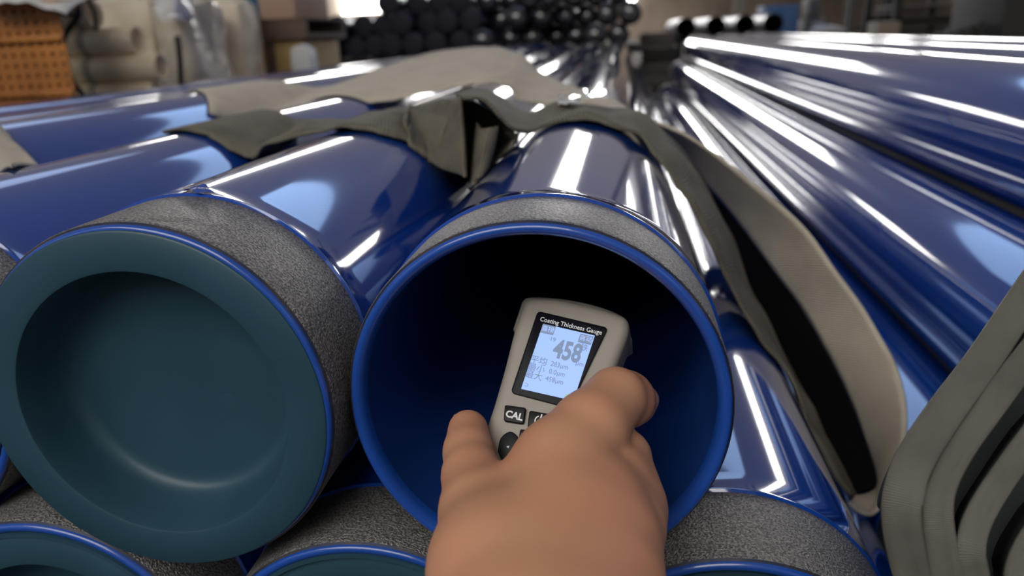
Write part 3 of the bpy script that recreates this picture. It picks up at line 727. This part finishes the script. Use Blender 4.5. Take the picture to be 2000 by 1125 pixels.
# stack behind: more cream tubes, larger, running away
CRM = mat('cream_wrap', (.50, .42, .29), .45); add_noise(CRM, (.60, .49, .34), (.78, .68, .52), scale=5., bump=.6, dist=.02, bscale=9.)
def lump(name, px0, px1, py0, Y, dep, m, label, cat, seed=0, amp=.28, group=None, zb=-HC):
    a = at(px0, 60, Y); b = at(px1, 60, Y); zt_ = at((px0 + px1) / 2, py0, Y)[2]
    bm = bmesh.new(); bmesh.ops.create_cube(bm, size=1); bmesh.ops.subdivide_edges(bm, edges=bm.edges, cuts=11, use_grid_fill=True)
    c = Vector(((a[0] + b[0]) / 2, Y + dep / 2, zb))
    sx, sy, sz = (b[0] - a[0]), dep, zt_ - zb
    for v in bm.verts:
        q = v.co.copy(); rad = Vector((q.x, q.y, 0)).length
        rx = q.x * (1 - .12 * (abs(q.y) * 2) ** 4); ry = q.y * (1 - .12 * (abs(q.x) * 2) ** 4)
        P = Vector((rx * sx, ry * sy, (q.z + .5) * sz * (1 - .08 * rad ** 2)))
        nz = noise.noise(P * .9 + Vector((seed, 0, 0))) * amp + abs(noise.noise(P * 2.3 + Vector((seed, 5, 0)))) * amp * .8
        dirn = Vector((q.x, q.y, max(q.z, 0) * .8)).normalized() if q.length > 0 else Vector((0, 0, 0))
        P += dirn * nz * (1 if q.z > -.49 else 0)
        v.co = P * S
    o = bm_obj(name, bm, m, None, W((c.x, c.y, c.z)), smooth=True)
    tag(o, label, cat, group); return o
FILM = mat('plastic_wrap', (.55, .47, .35), .28, spec=.8, coat=.5); add_noise(FILM, (.55, .46, .33), (.78, .7, .58), scale=7., bump=.8, dist=.02, bscale=14.)
lump('wrapped_bundle', 295, 372, -8, 23.5, 2.5, FILM, 'glossy plastic wrapped bundle just right of the cream tubes', 'bundle', 3)
lump('wrapped_bundle', 382, 474, -8, 27, 1.6, CRM, 'cream cloth-like wrapped bundle between black strap and cartons', 'bundle', 8)
lump('wrapped_bundle', 130, 300, -8, 25.5, 3.5, CRM, 'tall cream wrapped bundle behind the cream tubes', 'bundle', 14)
lump('plastic_bag', 305, 350, -40, 22.2, .9, mat('clear_bag', (.75, .73, .7), .15, spec=.9, coat=1.), 'shiny clear plastic bag hanging above the cream tubes', 'bag', 5, .2, zb=at(330, 40, 22)[2])
# black cables
BLK = mat('black_cable', (.012, .012, .01), .5)
def cable(pts, r, label, group='black cables at left'):
    c = bpy.data.curves.new('cable', 'CURVE'); c.dimensions = '3D'; c.bevel_depth = r * S; c.bevel_resolution = 3
    P = [W(p) for p in catmull([at(*p) for p in pts], 6)]; org = P[-1]
    sp = c.splines.new('POLY'); sp.points.add(len(P) - 1)
    for i, p in enumerate(P): sp.points[i].co = (*(p - org), 1)
    c.materials.append(BLK); o = bpy.data.objects.new('cable', c); COL.objects.link(o)
    me = bpy.data.meshes.new_from_object(o.evaluated_get(bpy.context.evaluated_depsgraph_get())); bpy.data.objects.remove(o)
    o = bpy.data.objects.new('cable', me); o.location = org; COL.objects.link(o)
    tag(o, label, 'cable', group)
cable([(135, -30, 19.4), (152, 15, 19.4), (150, 35, 19.4), (130, 62, 19.4), (124, 90, 19.4), (130, 130, 19.4), (145, 165, 19.4), (165, 200, 19.4), (175, 320, 19.4)], .075, 'long black cable hanging in a curve before the cream tubes')
cable([(98, -30, 19.6), (108, 5, 19.6), (118, 26, 19.6), (150, 30, 19.5)], .05, 'short black cable left of the long hanging cable')
cable([(165, -30, 19.6), (175, 5, 19.6), (186, 26, 19.8), (188, 60, 19.9)], .05, 'short black cable right of the long hanging cable')
cable([(346, 70, 22.6), (350, 100, 22.6), (353, 140, 22.6), (355, 200, 22.6), (357, 330, 22.6)], .085, 'black upright strap between the two wrapped bundles')
# cartons
CTN = mat('carton_pink_brown', (.42, .27, .19), .75); CTD = mat('carton_dark', (.13, .085, .06), .8); CTY = mat('carton_yellow', (.42, .28, .11), .7); BLT = mat('blue_tape', (.01, .08, .17), .4)
Y = 30
a = at(500, 200, Y); b = at(566, 75, Y)
c1 = empty('carton', ((a[0] + b[0]) / 2, Y + 2, -HC), 'yellowish carton below the dark shelf, upper left', 'box')
box('box_body', (a[0], Y, -HC), (b[0] + .5, Y + 4, at(560, 78, Y)[2]), CTY, c1, bevel=.06); box('tape', ((a[0] + b[0]) / 2 - .2, Y - .02, -HC), ((a[0] + b[0]) / 2 + .2, Y, at(560, 80, Y)[2]), CTD, c1, bevel=0)
c2 = empty('pallet_tray', ((a[0] + b[0]) / 2, Y + 2, at(560, 76, Y)[2]), 'dark brown tray between the two cartons', 'tray')
zA, zB = at(560, 77, Y)[2], at(560, 36, Y)[2]
box('tray_board', (a[0] - .3, Y - .3, zA), (b[0] + .8, Y + 4.2, zA + .2), CTD, c2); box('tray_side', (a[0] - .3, Y - .3, zA + .2), (b[0] + .8, Y + .0, zB - .1), CTD, c2)
box('tray_side', (a[0] - .3, Y + 3.9, zA + .2), (b[0] + .8, Y + 4.2, zB - .1), CTD, c2); box('tray_lid', (a[0] - .35, Y - .35, zB - .1), (b[0] + .8, Y + 4.25, zB), CTD, c2)
c3 = empty('carton', ((a[0] + b[0]) / 2, Y + 2, zB), 'pinkish brown carton with blue tape at top left of centre', 'box')
xx0 = at(478, 0, Y)[0]; xx1 = at(574, 0, Y)[0]
box('box_body', (xx0, Y, zB), (xx1, Y + 3.6, zB + 1.3), CTN, c3, bevel=.06)
box('blue_tape', (at(478, 10, Y)[0], Y - .03, zB + .02), (at(505, 10, Y)[0], Y, zB + 1.25), BLT, c3, bevel=0)
lump('plastic_cover', 562, 600, 88, 28.6, .8, mat('white_plastic', (.6, .58, .56), .3), 'white plastic cover hanging before the yellowish carton', 'cover', 9, .15, zb=-HC)
lump('dark_sack', 592, 622, -8, 36, .8, CTD, 'dark sack between the cartons and the far pipe stack', 'sack', 19)
